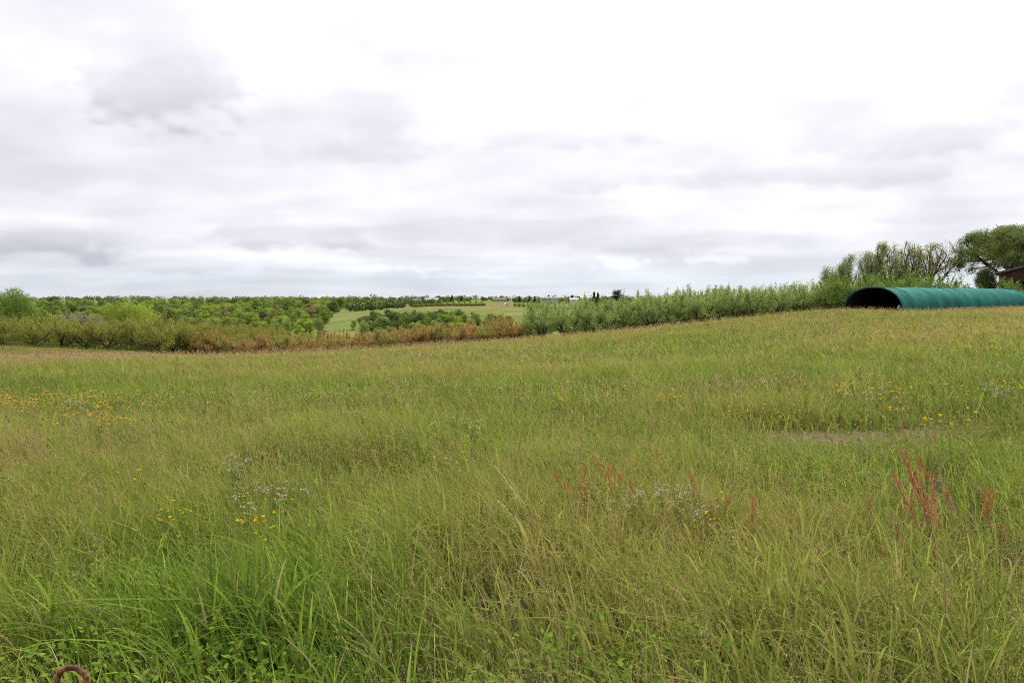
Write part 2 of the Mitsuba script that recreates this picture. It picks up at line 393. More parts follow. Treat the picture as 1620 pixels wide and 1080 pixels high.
# weeds and suckers under the two lower rows
ru = np.random.default_rng(19)
base = np.array(left_line[:-1] + red_line)[:, :2]
sg = np.concatenate([[0], np.cumsum(np.linalg.norm(np.diff(base, axis=0), axis=1))])
at = ru.uniform(0, sg[-1], 26000)
ux = np.column_stack([np.interp(at, sg, base[:, 0]), np.interp(at, sg, base[:, 1])]) + np.column_stack([ru.normal(0, .3, 26000), ru.uniform(-.2, 4.5, 26000)])
tallness = 1.25 * meshkit.fbm(np.column_stack([ux * .5, 0 * at]), 3, 71)
cu = np.column_stack([ux, ground(ux) + ru.random(26000) ** .8 * tallness])
V, Fq, col = leaf_quads(ru, cu, .085, tint(ru, 26000, (0.075, 0.115, 0.022), (0.16, 0.20, 0.045)))
scene['row_undergrowth'] = mikit.ply((V, Fq), 'm_leaf', color=col)
tag('row_undergrowth', 'green weeds growing along the foot of the lower orchard rows', 'weeds', kind='stuff')

# ------------------------------------------------------------------ single trees of the middle distance
GREEN0, GREEN1 = (0.055, 0.095, 0.020), (0.13, 0.185, 0.042)
wood_kinds = [group_of(f'wood_{k}', clump_tree(300 + k, 1.0 * h, w, c0, c1, 2600, .28, trunk_r=.22, n_clumps=7), 'm_leaf') for k, (h, w, c0, c1) in enumerate((
    (12, 9.5, (0.077, 0.118, 0.028), (0.179, 0.230, 0.051)), (13, 10, (0.115, 0.166, 0.033), (0.256, 0.314, 0.064)), (10, 9, (0.051, 0.084, 0.026), (0.109, 0.151, 0.044)),
    (11, 8, (0.141, 0.186, 0.054), (0.269, 0.320, 0.102)), (9, 8, (0.154, 0.205, 0.033), (0.307, 0.365, 0.067)), (12, 9, (0.079, 0.105, 0.041), (0.173, 0.192, 0.070)),
    (10, 8.5, (0.154, 0.134, 0.058), (0.243, 0.211, 0.090))))]
broad = group_of('broad_tree', clump_tree(330, 11.5, 12.5, (0.07, 0.12, 0.022), (0.165, 0.24, 0.048), 20000, .13, trunk_r=.3, n_clumps=20))
willow = group_of('willow_tree', clump_tree(331, 8.2, 11.5, (0.150, 0.190, 0.028), (0.28, 0.34, 0.058), 17000, .13, trunk_r=.3, n_clumps=14))
bush = group_of('bush', clump_tree(332, 5, 6.5, (0.10, 0.155, 0.03), (0.18, 0.25, 0.05), 1500, .24, trunk_r=.1, n_clumps=8))
twiggy = group_of('scrub', clump_tree(333, 4.5, 9, (0.12, 0.105, 0.075), (0.19, 0.165, 0.125), 1300, .3, trunk_r=.1, n_clumps=9))


def stand(name, grp, px, top, depth, h, label, cat='tree', group=None, kx=1.0):
    """A tree of height h (as built) whose top shows at (px, top), on the ground at this depth."""
    q = P(px, top, depth)
    z = ground([q[:2]])[0]
    s = (q[2] - z) / h
    return plant(name, grp, q[0], q[1], label, cat, group, s=s, kx=kx)


stand('broadleaf_tree', broad, 18, 455, 150, 11.5, 'large bright green broadleaf tree at the left edge behind the bronze orchard', kx=.85)
stand('broadleaf_tree', bush, 62, 489, 146, 5, 'small bright green tree at the right foot of the large left-edge tree')
stand('willow_tree', willow, 198, 480, 200, 8.2, 'rounded yellow-green willow standing alone above the left orchard row', kx=.85)
stand('bush', bush, 232, 505, 190, 5, 'light green bush at the right foot of the rounded willow')
for k, (px, top) in enumerate(((124, 503), (146, 505))):
    stand('scrub', twiggy, px, top, 260, 4.5, 'patch of greyish purple bare scrub below the wooded left hillside', 'shrub', 'greyish bare scrub below the left hillside')


def wood(spots, label, group, name='wood_tree', r=None, kx=1.55, mix=(.22, .2, .15, .15, .12, .10, .06)):
    for k, (px, top, depth) in enumerate(spots):
        g = int(r.choice(len(wood_kinds), p=mix))
        stand(name, wood_kinds[g], px, top, depth, (12, 13, 10, 11, 9, 12, 10)[g], label, group=group, kx=kx * r.uniform(.85, 1.2))


r2 = np.random.default_rng(77)
# left valley wood (240-530), rows from far to near
spots = []
for depth, x0, x1, y0, y1, step in ((470, 250, 520, 480, 477, 15), (430, 260, 525, 486, 482, 17), (390, 300, 520, 494, 487, 19), (350, 270, 505, 503, 496, 22), (315, 260, 500, 513, 508, 25), (290, 255, 520, 521, 517, 28)):
    for px in np.arange(x0, x1, step):
        t = (px - x0) / (x1 - x0)
        spots.append((px + r2.normal(0, 4), y0 + (y1 - y0) * t + r2.normal(0, 2.2), depth + r2.normal(0, 9)))
wood(spots, 'rounded broadleaf tree in the dense wood left of the sloping far meadow', 'trees of the left valley wood', r=r2)
# middle clump (550-820)
spots = []
for depth, x0, x1, y0, y1, step in ((400, 590, 730, 493, 488, 11), (375, 575, 800, 500, 494, 12), (350, 560, 812, 506, 502, 13), (325, 575, 800, 514, 513, 15), (300, 600, 790, 521, 520, 18)):
    for px in np.arange(x0, x1, step):
        t = (px - x0) / (x1 - x0)
        if 742 < px < 752:
            continue
        spots.append((px + r2.normal(0, 3), y0 + (y1 - y0) * t + r2.normal(0, 2.4), depth + r2.normal(0, 7)))
wood(spots, 'broadleaf tree in the dark valley clump in front of the far fields', 'trees of the middle valley clump', r=r2, mix=(.30, .10, .34, .06, .06, .12, .02))
for px, top, dep in ((505, 509, 300), (535, 521, 280), (560, 524, 270), (590, 526, 262), (615, 524, 260), (640, 527, 250), (700, 524, 240), (480, 515, 285), (665, 527, 250), (455, 512, 290), (575, 515, 300)):
    stand('bush', bush if r2.random() < .5 else wood_kinds[3], px, top, dep, 5 if False else (5 if r2.random() < 0 else 8), 'pale green bush on the valley floor between the woods', 'shrub', 'pale bushes on the valley floor')

# wooded hillside behind, left (60-560) and the far belt: individual trees as far as they can be told apart
spots = []
for depth, x0, x1, y0, y1, step in ((900, 60, 560, 474, 470, 10), (760, 50, 540, 479, 474, 12), (640, 60, 480, 485, 480, 14), (540, 70, 330, 491, 488, 17), (460, 75, 280, 497, 495, 20)):
    for px in np.arange(x0, x1, step):
        t = (px - x0) / (x1 - x0)
        spots.append((px + r2.normal(0, 5), y0 + (y1 - y0) * t + r2.normal(0, 1.2), depth + r2.normal(0, 20)))
wood(spots, 'rounded tree on the wooded hillside along the left horizon', 'trees of the left horizon hillside', 'hillside_tree', r=r2, kx=1.6)

# ------------------------------------------------------------------ the far-off wood, one mass
r3 = np.random.default_rng(31)
C, N, K = [], [], []
for depth, x0, x1, y0, y1, n in ((1250, -60, 1000, 471, 470, 150), (1700, -60, 1300, 469.3, 468.6, 160), (2300, -60, 1700, 468.3, 468.0, 160), (1000, 540, 720, 476, 474, 36), (820, 545, 660, 481, 478, 30)):
    for k in range(n):
        px = r3.uniform(x0, x1)
        top = y0 + (y1 - y0) * (px - x0) / (x1 - x0) + r3.normal(0, .9)
        dep = depth * r3.uniform(.93, 1.08)
        q = P(px, top, dep)
        z = ground([q[:2]])[0]
        h = max(q[2] - z, 5)
        w = r3.uniform(.8, 1.5) * min(h, 16)
        m = 70
        d = unit(r3.normal(0, 1, (m, 3)))
        C.append(np.array([q[0], q[1], z + h * .52]) + d * [w * .5, w * .5, h * .5] * r3.uniform(.8, 1.02, (m, 1)))
        N.append(d)
        K.append(np.full(m, r3.random()))
C, N, K = np.vstack(C), np.vstack(N), np.concatenate(K)
V, Fq, col = leaf_quads(r3, C, 1.7, tint(r3, len(C), (0.065, 0.098, 0.040), (0.15, 0.185, 0.060), t=K), outward=N)
scene['far_wood'] = mikit.ply((V, Fq), 'm_far', color=col)
tag('far_wood', 'distant belt of woodland along the whole horizon', 'wood', kind='stuff')

# rows of small trees along the tilled field far off
for k, px in enumerate(np.arange(655, 770, 3.6)):
    q = P(px, 484.5 - (px - 655) * .035, 700)
    plant('row_tree', bush, q[0], q[1], 'tiny green tree in the straight row beside the tilled far field', 'tree', 'row of tiny trees by the tilled field', s=.62)
for k, px in enumerate(np.arange(815, 905, 7)):
    q = P(px, 486, 640)
    plant('row_tree', bush, q[0], q[1], 'tiny green tree in the hedge row right of the white van', 'tree', 'hedge row trees right of the van', s=.72)
for k, px in enumerate(np.arange(690, 770, 9)):
    stand('grove_tree', wood_kinds[4], px, 473 + abs(px - 735) * .05, 850, 9, 'light green tree in the grove behind the tilled far field', group='light grove behind the tilled field')
conifer_t = ([(np.array([[0, 0, -.5], [0, 0, 5], [0, 0, 12.0]]), np.array([.3, .22, .05]))])
r4 = np.random.default_rng(8)
zz = r4.random(900) ** .7
ph = r4.uniform(0, 2 * PI, 900)
Cc = np.stack([np.cos(ph) * (1 - zz) * 2.6, np.sin(ph) * (1 - zz) * 2.6, .8 + zz * 11.4], -1) * [1, 1, 1] + r4.normal(0, .18, (900, 3))
V, Fq, col = leaf_quads(r4, Cc, .5, tint(r4, 900, (0.035, 0.055, 0.032), (0.060, 0.085, 0.045)))
conifer = group_of('conifer', (tubes(conifer_t), (V, Fq), col))
for px, top, dep in ((715, 466.5, 1150), (730, 468, 1150), (868, 467, 1050), (838, 468, 1000), (822, 468.5, 1000), (846, 469, 1000), (905, 467, 900), (940, 462.5, 420), (946, 463.5, 420), (792, 469, 1100)):
    stand('conifer_tree', conifer, px, top, dep, 12.2, 'dark narrow conifer on the skyline among the far houses' if dep > 500 else 'dark narrow conifer just above the left end of the green orchard', group='dark conifers among the far houses' if dep > 500 else 'dark conifers above the green orchard', kx=1.5 if dep > 500 else .7)
# the cedar above the orchard
segs, cc, cn = [(np.array([[0, 0, -.5], [0, 0, 5], [.2, 0, 10.5]]), np.array([.35, .28, .06]))], [], []
for k in range(9):
    z = 3.5 + k * .8
    for j in range(6):
        z = 3.5 + k * .8 + r4.uniform(-.45, .45)
        a = j * 1.257 + k * .8 + r4.normal(0, .2)
        l = (4.2 - k * .38) * r4.uniform(.45, 1.2)
        e = np.array([math.cos(a) * l, math.sin(a) * l, z + r4.uniform(-.3, .5)])
        segs.append((np.array([[0, 0, z], e * [.5, .5, 1], e]), np.array([.08, .05, .02])))
        m = 60
        t = r4.uniform(.3, 1.05, (m, 1))
        cc.append(np.array([0, 0, z]) * (1 - t) + e * t + r4.normal(0, 1, (m, 3)) * [.38, .38, .16])
cc = np.vstack(cc)
V, Fq, col = leaf_quads(r4, cc, .2, tint(r4, len(cc), (0.035, 0.055, 0.036), (0.070, 0.095, 0.058)), up=1.5)
cedar = group_of('cedar', (tubes(segs), (V, Fq), col))
stand('cedar_tree', cedar, 977, 459, 260, 10.6, 'dark layered cedar poking above the green orchard against the sky')

# ------------------------------------------------------------------ the trees and shrubs on the right rise
OAK = dict(levels=3, trunk=2.2, wob=.15, wind=.015, trop=(0.02, .05, .03, .02), kids=(8, 6, 5), **{'from': (.35, .25, .2)}, ang=(52, 46, 44), ratio=(1.35, .6, .58), leafy=2)
BIG = dict(levels=4, trunk=3.2, wob=.15, wind=0, trop=(0, .05, .03, .02, .02), kids=(7, 5, 4, 3), ang=(55, 46, 44, 40), ratio=(1.1, .62, .58, .55), leafy=3, **{'from': (.62, .3, .2, .2)})
OL0, OL1 = (0.15, 0.17, 0.060), (0.28, 0.30, 0.115)


def own_tree(name, px, top, depth, W, S, leaves, sigma, size, label, seed, c0=OL0, c1=OL1, trunk_r=.24, lean=(0, 0), sides=6, shoots=0, low=0.0):
    q = P(px, top, depth)
    z = ground([q[:2]])[0] - low
    trunk, crown, col = branched_tree(seed, q[2] - z, W, S, leaves, sigma, size, c0, c1, trunk_r, lean, sides, shoots, True)
    key = number(name)
    at = np.array([q[0], q[1], z])
    scene[key + '__trunk'] = mikit.ply((trunk[0] + at, trunk[1]), 'm_bark', smooth=True)
    scene[key + '__crown'] = mikit.ply((crown[0] + at, crown[1]), 'm_leaf', color=col)
    tag(key, label, 'tree')
    return key


own_tree('oak_tree', 1322, 418, 112, 4.6, OAK, 12000, .34, .085, 'lowest leftmost tree of the line behind the green tunnel, dense and dark', 501, c0=(0.13, 0.155, 0.08), c1=(0.23, 0.26, 0.13))
own_tree('oak_tree', 1364, 396, 110, 6.6, OAK, 14000, .32, .085, 'second tree from the left behind the tunnel, rounded with full crown', 502, c0=(0.13, 0.155, 0.07), c1=(0.24, 0.27, 0.115))
own_tree('oak_tree', 1408, 377, 108, 5.0, OAK, 10500, .27, .085, 'tall dense tree in the middle of the line behind the tunnel', 503)
own_tree('oak_tree', 1441, 378, 108, 4.0, OAK, 5200, .20, .08, 'thin open tree with gaps between twigs, fourth of the line', 504)
own_tree('oak_tree', 1463, 376, 106, 6.2, OAK, 6000, .20, .08, 'leaning sparse tree with dark bent trunk and see-through crown', 515, lean=(.22, 0), c0=(0.15, 0.165, 0.06), c1=(0.29, 0.29, 0.12))
own_tree('oak_tree', 1601, 353, 104, 14.5, BIG, 60000, .36, .095, 'big spreading oak at the right edge with heavy dark limbs', 600, trunk_r=.5, c0=(0.078, 0.108, 0.034), c1=(0.165, 0.205, 0.062))
own_tree('oak_tree', 1562, 424, 103, 2.8, OAK, 8000, .25, .085, 'low drooping leafy tree under the left side of the big oak', 508, c0=(0.075, 0.11, 0.032), c1=(0.165, 0.205, 0.06), trunk_r=.12)
SHRUB = dict(levels=3, trunk=.35, wob=.10, wind=0.0, trop=(0, .10, .10, .12), kids=(9, 5, 3), **{'from': (.2, .2, .2)}, ang=(40, 30, 26), ratio=(5.0, .5, .6), leafy=1)
shrubs = [group_of(f'shrub_{k}', branched_tree(540 + k, 3.4, 4.6, SHRUB, 4200, .20, .085, (0.085, 0.130, 0.026), (0.18, 0.24, 0.055), .06, shoots=14)) for k in range(3)]
for k, (px, top, dep, word) in enumerate(((1318, 452, 88, 'pale green bushy shrub at the right end of the orchard row'), (1338, 440, 85, 'tall pale green shrub at the left shoulder of the tunnel'), (1362, 436, 86, 'bright green shrub directly above the tunnel opening'),
                                          (1392, 437, 88, 'bright green shrub above the front hoop of the tunnel'), (1425, 438, 91, 'bright green shrub behind the front third of the tunnel'), (1455, 441, 94, 'bright green shrub below the leaning sparse tree'),
                                          (1486, 445, 96, 'low green shrub behind the middle of the tunnel'), (1512, 450, 98, 'lowest green shrub showing just over the tunnel ridge'), (1300, 458, 92, 'small pale shrub joining the orchard row left of the tunnel'))):
    q = P(px, top, dep)
    z = ground([q[:2]])[0]
    plant('shrub', shrubs[k % 3], q[0], q[1], word, 'shrub', s=(q[2] - z) / 3.5, kx=1.25)
for px, top, dep, word in ((1618, 441, 90, 'bright green shrub in front of the dark barn at the right edge'),):
    q = P(px, top, dep)
    plant('shrub', shrubs[1], q[0], q[1], word, 'shrub', s=(q[2] - ground([q[:2]])[0]) / 3.5, kx=1.1)

# ------------------------------------------------------------------ barn
scene['m_red_board'] = {'type': 'principled', 'base_color': mikit.proc(lambda p, n, uv: mikit.mix((0.030, 0.012, 0.010), (0.075, 0.032, 0.026), mikit.fbm(p.x * 5, p.y * 5, p.z * .8, 3))), 'roughness': .85}
scene['m_grey_board'] = {'type': 'principled', 'base_color': mikit.proc(lambda p, n, uv: mikit.mix((0.07, 0.06, 0.052), (0.17, 0.15, 0.13), mikit.fbm(p.x * 1.2, p.y * 1.2, p.z * 9, 3))), 'roughness': .9}
scene['m_roof'] = {'type': 'principled', 'base_color': mikit.proc(lambda p, n, uv: mikit.mix((0.055, 0.05, 0.05), (0.13, 0.115, 0.11), mikit.fbm(p.x * 2, p.y * 2, p.z * 2, 3))), 'roughness': .8}
scene['m_white_wall'] = {'type': 'diffuse', 'reflectance': rgb((.33, .33, .32))}
scene['m_pale_roof'] = {'type': 'diffuse', 'reflectance': rgb((.36, .355, .35))}
scene['m_tile_roof'] = {'type': 'diffuse', 'reflectance': rgb((.22, .17, .15))}
scene['m_dark'] = {'type': 'diffuse', 'reflectance': rgb((.03, .03, .035))}


def box(x0, x1, y0, y1, z0, z1, bevel=0.0):
    m = trimesh.creation.box((x1 - x0, y1 - y0, z1 - z0))
    m.apply_translation(((x0 + x1) / 2, (y0 + y1) / 2, (z0 + z1) / 2))
    return m


def put(key, mesh, bsdf, M=None, smooth=False):
    m = mesh.copy() if isinstance(mesh, trimesh.Trimesh) else trimesh.Trimesh(np.asarray(mesh[0]), np.vstack([np.asarray(mesh[1])[:, [0, 1, 2]], np.asarray(mesh[1])[:, [0, 2, 3]]]) if np.asarray(mesh[1]).shape[1] == 4 else mesh[1], process=False)
    if M is not None:
        m.apply_transform(M)
    scene[key] = mikit.ply(m, bsdf, smooth=smooth)


def frame(x, y, z, deg):
    c, s = math.cos(math.radians(deg)), math.sin(math.radians(deg))
    return np.array([[c, -s, 0, x], [s, c, 0, y], [0, 0, 1, z], [0, 0, 0, 1.0]])


q = P(1579, 470, 97)
bz = ground([q[:2]])[0]
MB = frame(q[0], q[1], bz, -33)
EAVE, BW, BL = (P(1579, 431, 97)[2] - bz), 9.6, 12.0
APEX = EAVE + BW / 2 * math.tan(math.radians(15.5))
roofz = lambda x: EAVE + (min(x, BW - x)) * math.tan(math.radians(15.5))
labels['barn'] = {'label': 'dark red-brown timber barn with sloping roof at the right edge', 'category': 'barn'}
rb = np.random.default_rng(4)
for k in range(48):
    x0 = .18 + k * .192
    a, b = roofz(x0), roofz(x0 + .18)
    g = rb.uniform(0, .012)
    lowz = EAVE - 1.25 + rb.uniform(-.03, .03)
    v = np.array([[x0, 0 - g, lowz], [x0 + .18, -g, lowz], [x0 + .18, -g, b - .06], [x0, -g, a - .06]])
    v = np.vstack([v, v + [0, .03, 0]])
    f = np.array([[0, 1, 2, 3], [7, 6, 5, 4], [0, 4, 5, 1], [1, 5, 6, 2], [2, 6, 7, 3], [3, 7, 4, 0]])
    put(f'barn__gable_board' + (f'_{k:03d}' if k else ''), (v, f), 'm_red_board', MB)
for k in range(13):
    z0 = -.3 + k * .215
    put('barn__wall_board' + (f'_{k:03d}' if k else ''), box(.2, BW - .2, 1.35 + rb.uniform(0, .02), 1.40, z0, z0 + .2), 'm_grey_board', MB)
put('barn__side_wall', box(.02, .09, .1, BL, -.4, EAVE - .08), 'm_red_board', MB)
put('barn__side_wall_001', box(BW - .09, BW - .02, .1, BL, -.4, EAVE - .08), 'm_red_board', MB)
put('barn__rear_wall', box(.1, BW - .1, BL - .1, BL, -.4, EAVE - .1), 'm_red_board', MB)
for k, x in enumerate((0, 3.2, 6.4, BW - .2)):
    put('barn__post' + (f'_{k:03d}' if k else ''), box(x, x + .2, -.12, .08, -.4, min(roofz(x + .1), EAVE + 1.3) - .12), 'm_grey_board', MB)
for k, s in enumerate((-1, 1)):
    xs = (-.45, BW / 2) if s < 0 else (BW / 2, BW + .45)
    zz0 = [APEX - abs(x - BW / 2) * math.tan(math.radians(15.5)) for x in xs]
    v = np.array([[xs[0], -.55, zz0[0]], [xs[1], -.55, zz0[1]], [xs[1], BL + .3, zz0[1]], [xs[0], BL + .3, zz0[0]]])
    v = np.vstack([v, v + [0, 0, .12]])
    f = np.array([[3, 2, 1, 0], [4, 5, 6, 7], [0, 1, 5, 4], [1, 2, 6, 5], [2, 3, 7, 6], [3, 0, 4, 7]])
    put('barn__roof' + (f'_{k:03d}' if k else ''), (v, f), 'm_roof', MB)
    w = v.copy()
    w[:4, 2] -= .14; w[4:, 2] -= .125
    w[:, 1] = np.where(w[:, 1] < 0, -.58, -.53)
    put('barn__barge_board' + (f'_{k:03d}' if k else ''), (w, f), 'm_grey_board', MB)

# ------------------------------------------------------------------ the green tunnel


def tarp_colour(p, n, uv):
    a = mikit.fbm(p.x * .8, p.y * .8, p.z * .8, 4)
    b = mikit.fbm(p.x * 6, p.y * 6, p.z * 1.2, 3)
    c = mikit.mix((0.0045, 0.094, 0.080), (0.011, 0.138, 0.114), mikit.smoothstep(.3, .7, a))
    return mikit.mix(c, (0.065, 0.145, 0.125), 0.5 * mikit.smoothstep(.5, .8, b))


scene['m_tarp'] = {'type': 'twosided', 'bsdf': {'type': 'principled', 'base_color': mikit.proc(tarp_colour), 'roughness': .8, 'specular': .15}}
scene['m_black_sheet'] = {'type': 'twosided', 'bsdf': {'type': 'principled', 'base_color': rgb((.012, .016, .016)), 'roughness': .7}}
scene['m_steel'] = {'type': 'principled', 'base_color': rgb((.30, .31, .31)), 'metallic': .6, 'roughness': .5}
c0 = P(1380, 490.5, 70.5)
axis = np.array([.79, .613, 0]); axis /= np.linalg.norm(axis)
cross = np.array([axis[1], -axis[0], 0])         # towards the camera
TL, TW = 32.0, 5.5
z0, z1 = (ground([(c0 + axis * t)[:2]])[0] for t in (0, TL))
z0 -= .03; z1 -= .03
TH = P(1385, 454.5, 70.5)[2] - z0
labels['polytunnel'] = {'label': 'long low green tarpaulin tunnel with an open dark arched end', 'category': 'polytunnel'}
NP, NA = 13, 26
rt = np.random.default_rng(9)


def arch_ring(t, off, wob=0.0, a0=0.0):
    base = c0 + axis * t + np.array([0, 0, 0])
    zb = z0 + (z1 - z0) * t / TL
    a = np.linspace(-.06, PI + .06, NA + 1)
    prof = np.stack([np.cos(a), np.maximum(np.sin(a), -.09)], -1)
    prof = np.sign(prof) * np.abs(prof) ** np.array([.92, .92])
    r = 1 + 0 * a
    x = prof[:, 0] * (TW / 2 + off)
    z = prof[:, 1] * (TH + off)
    return base[None, :2] + x[:, None] * cross[None, :2], zb + z, a


for k in range(NP):
    rows_o, rows_i, m = [], [], 9
    sag = rt.uniform(.045, .095)
    for j in range(m + 1):
        s = j / m
        t = (k + s) * TL / NP
        wr = .045 * (meshkit.noise(np.array([[t * 1.7, q_ * 5, k * 3.1] for q_ in np.linspace(0, 1, NA + 1)])) - .5)
        o = .026 - sag * math.sin(PI * s) ** .8
        for rows, oo in ((rows_o, o), (rows_i, o - .012)):
            xy, z, a = arch_ring(t if 0 < j < m else t + (.004 if j == 0 else -.004), oo)
            drop = (.06 * np.sin(a * 2 + k)) * math.sin(PI * s)
            rows.append(np.column_stack([xy, z + wr * np.sin(a).clip(0) * 2]))
    V = np.array(rows_o + rows_i)
    n1, n2 = m + 1, NA + 1
    idx = np.arange(n1 * n2).reshape(n1, n2)
    f = np.stack([idx[:-1, :-1], idx[1:, :-1], idx[1:, 1:], idx[:-1, 1:]], -1).reshape(-1, 4)
    g = f[:, ::-1] + n1 * n2
    rim = []
    for e in (idx[0], idx[-1]):
        rim.append(np.stack([e[:-1], e[1:], e[1:] + n1 * n2, e[:-1] + n1 * n2], -1))
    scene['polytunnel__cover_panel' + (f'_{k:03d}' if k else '')] = mikit.ply((V.reshape(-1, 3), np.vstack([f, g] + rim)), 'm_tarp', smooth=50)
for k in range(1):
    rows = []
    for t in np.linspace(.05, TL - .2, 14):
        xy, z, a = arch_ring(t, -.19)
        rows.append(np.column_stack([xy, z]))
    V = np.array(rows + [q_ - np.array([0, 0, .008]) for q_ in rows])
    n1, n2 = 14, NA + 1
    idx = np.arange(n1 * n2).reshape(n1, n2)
    f = np.stack([idx[:-1, :-1], idx[1:, :-1], idx[1:, 1:], idx[:-1, 1:]], -1).reshape(-1, 4)
    scene['polytunnel__black_liner'] = mikit.ply((V.reshape(-1, 3), np.vstack([f, f[:, ::-1] + n1 * n2])), 'm_black_sheet', smooth=50)
for k in range(NP + 1):
    t = min(max(k * TL / NP, .05), TL - .05)
    xy, z, a = arch_ring(t, -.028)
    put('polytunnel__hoop' + (f'_{k:03d}' if k else ''), tubes([(np.column_stack([xy, z]), np.full(NA + 1, .022))], 6), 'm_steel', smooth=True)
xy, z, a = arch_ring(-.02, .03)
put('polytunnel__front_hem', tubes([(np.column_stack([xy, z]), np.full(NA + 1, .035))], 6), 'm_tarp', smooth=True)
xy, z, a = arch_ring(TL - .15, -.22)
pts = np.column_stack([xy, z])
pts = np.vstack([pts, [[*(c0 + axis * (TL - .15))[:2], z1 - .1]]])
f = np.array([[i, i + 1, NA + 1] for i in range(NA)])
scene['polytunnel__end_sheet'] = mikit.ply((np.vstack([pts, pts + axis * .02]), np.vstack([f, f[:, ::-1] + NA + 2])), 'm_black_sheet')
# straw bales in the gloom and a pale sack by the near hoop
scene['m_sack'] = {'type': 'diffuse', 'reflectance': mikit.proc(lambda p, n, uv: mikit.mix((.40, .36, .30), (.66, .62, .55), mikit.fbm(p.x * 6, p.y * 6, p.z * 6, 3)))}
sk = trimesh.creation.icosphere(3, .3)
sk.vertices = sk.vertices * [1.0, .8, .95] * (0.85 + .35 * meshkit.fbm(sk.vertices * 3, 3, 4)[:, None])
sp = c0 + axis * .8 + cross * (TW / 2 - .55)
sk.apply_translation([sp[0], sp[1], ground([sp[:2]])[0] + .34])
scene['sack'] = mikit.ply(sk, 'm_sack', smooth=True)
tag('sack', 'pale crumpled sack just inside the right foot of the tunnel opening', 'sack')

# ------------------------------------------------------------------ far buildings and the van


def farm_building(px, base, depth, w, l, h, ridge, deg, wall, roof, label, windows=0):
    q = P(px, base, depth)
    z = max(ground([q[:2]])[0], q[2] - 1.0)
    key = number('farm_building')
    M = frame(q[0], q[1], z, deg)
    put(key + '__wall', box(-w / 2, w / 2, -l / 2, l / 2, -3, h), wall, M)
    v = np.array([[-w / 2 - .4, -l / 2 - .5, h - .1], [w / 2 + .4, -l / 2 - .5, h - .1], [w / 2 + .4, l / 2 + .5, h - .1], [-w / 2 - .4, l / 2 + .5, h - .1], [-w / 2 - .4, 0, h + ridge], [w / 2 + .4, 0, h + ridge]])
    f = np.array([[0, 1, 5], [0, 5, 4], [2, 3, 4], [2, 4, 5], [1, 2, 5], [3, 0, 4], [0, 3, 2], [0, 2, 1]])
    put(key + '__roof', (v + [0, 0, .02], f), roof, M)
    for k in range(windows):
        x = -w / 2 + (k + .5) * w / windows
        put(key + '__window' + (f'_{k:03d}' if k else ''), box(x - .6, x + .6, -l / 2 - .06, -l / 2 - .003, 1.0, 2.3), 'm_dark', M)
    tag(key, label, 'building')


farm_building(683, 477, 1080, 19, 9, 3.4, 3.0, 4, 'm_white_wall', 'm_pale_roof', 'low white farm building on the skyline left of the dark round conifers', 4)
farm_building(660, 477, 1150, 12, 8, 3, 2.6, -8, 'm_white_wall', 'm_tile_roof', 'small grey-roofed house left of the low white farm building', 3)
farm_building(790, 476, 1100, 20, 10, 3, 3.4, 10, 'm_white_wall', 'm_tile_roof', 'brown-roofed house in the far village above the white van', 4)
farm_building(869, 474, 900, 21, 12, 3.2, 1.6, 3, 'm_white_wall', 'm_white_wall', 'long flat white barn among dark conifers right of the far village', 3)
farm_building(908, 476, 820, 9, 7, 2.6, 1.6, 0, 'm_sack', 'm_sack', 'small beige barn on the skyline just left of the green orchard', 1)
farm_building(925, 473, 900, 10, 8, 2.6, 1.6, 0, 'm_sack', 'm_sack', 'pale tan barn half hidden above the left end of the green orchard', 1)
q = P(800.5, 484.2, 640)
vz = ground([q[:2]])[0] + .55
MV = frame(q[0], q[1], vz, 12)
labels['white_van'] = {'label': 'tiny white van parked at the end of the tilled far field', 'category': 'van'}
prof = trimesh.creation.extrude_polygon(__import__('shapely').Polygon([(-1.3, .45), (1.3, .45), (1.35, 1.1), (1.12, 2.35), (-1.12, 2.35), (-1.35, 1.1)]).buffer(.06), 4.6)
prof.apply_transform(trimesh.transformations.rotation_matrix(PI / 2, [1, 0, 0]))
scene['m_van'] = {'type': 'principled', 'base_color': rgb((.78, .78, .78)), 'roughness': .4}
put('white_van__body', prof, 'm_van', MV)
put('white_van__windscreen', box(-1.0, 1.0, -4.63, -4.605, 1.25, 2.0), 'm_dark', MV)
put('white_van__bumper', box(-1.25, 1.25, -4.7, -4.605, .4, .75), 'm_dark', MV)
for k, (x, y) in enumerate(((-1.1, -3.7), (1.1, -3.7), (-1.1, -.9), (1.1, -.9))):
    wh = trimesh.creation.cylinder(.36, .24, sections=16)
    wh.apply_transform(trimesh.transformations.rotation_matrix(PI / 2, [0, 1, 0]))
    wh.apply_translation((x, y, .36))
    put('white_van__wheel' + (f'_{k:03d}' if k else ''), wh, 'm_dark', MV)

# ------------------------------------------------------------------ the meadow grass
edge_u = np.array([-.95, *[(p[0] / p[1]) for p in left_line[1:] + red_line + green_line], .49, .56, .675, .95])
edge_y = np.array([101, *[p[1] for p in left_line[1:] + red_line + green_line], 73, 70, 86, 95])
order = np.argsort(edge_u)
edge_u, edge_y = edge_u[order], edge_y[order]
bare = BARE
dark_gaps = [hit(250, 900), hit(335, 905), hit(760, 990), hit(1340, 960), hit(1420, 940), hit(900, 840), hit(60, 905), hit(1560, 1010)]


def patch_noise(xy, sx, sy, seed, octv=3):
    return meshkit.fbm(np.column_stack([xy[:, 0] * sx, xy[:, 1] * sy, np.full(len(xy), seed * 1.7)]), octv, seed)


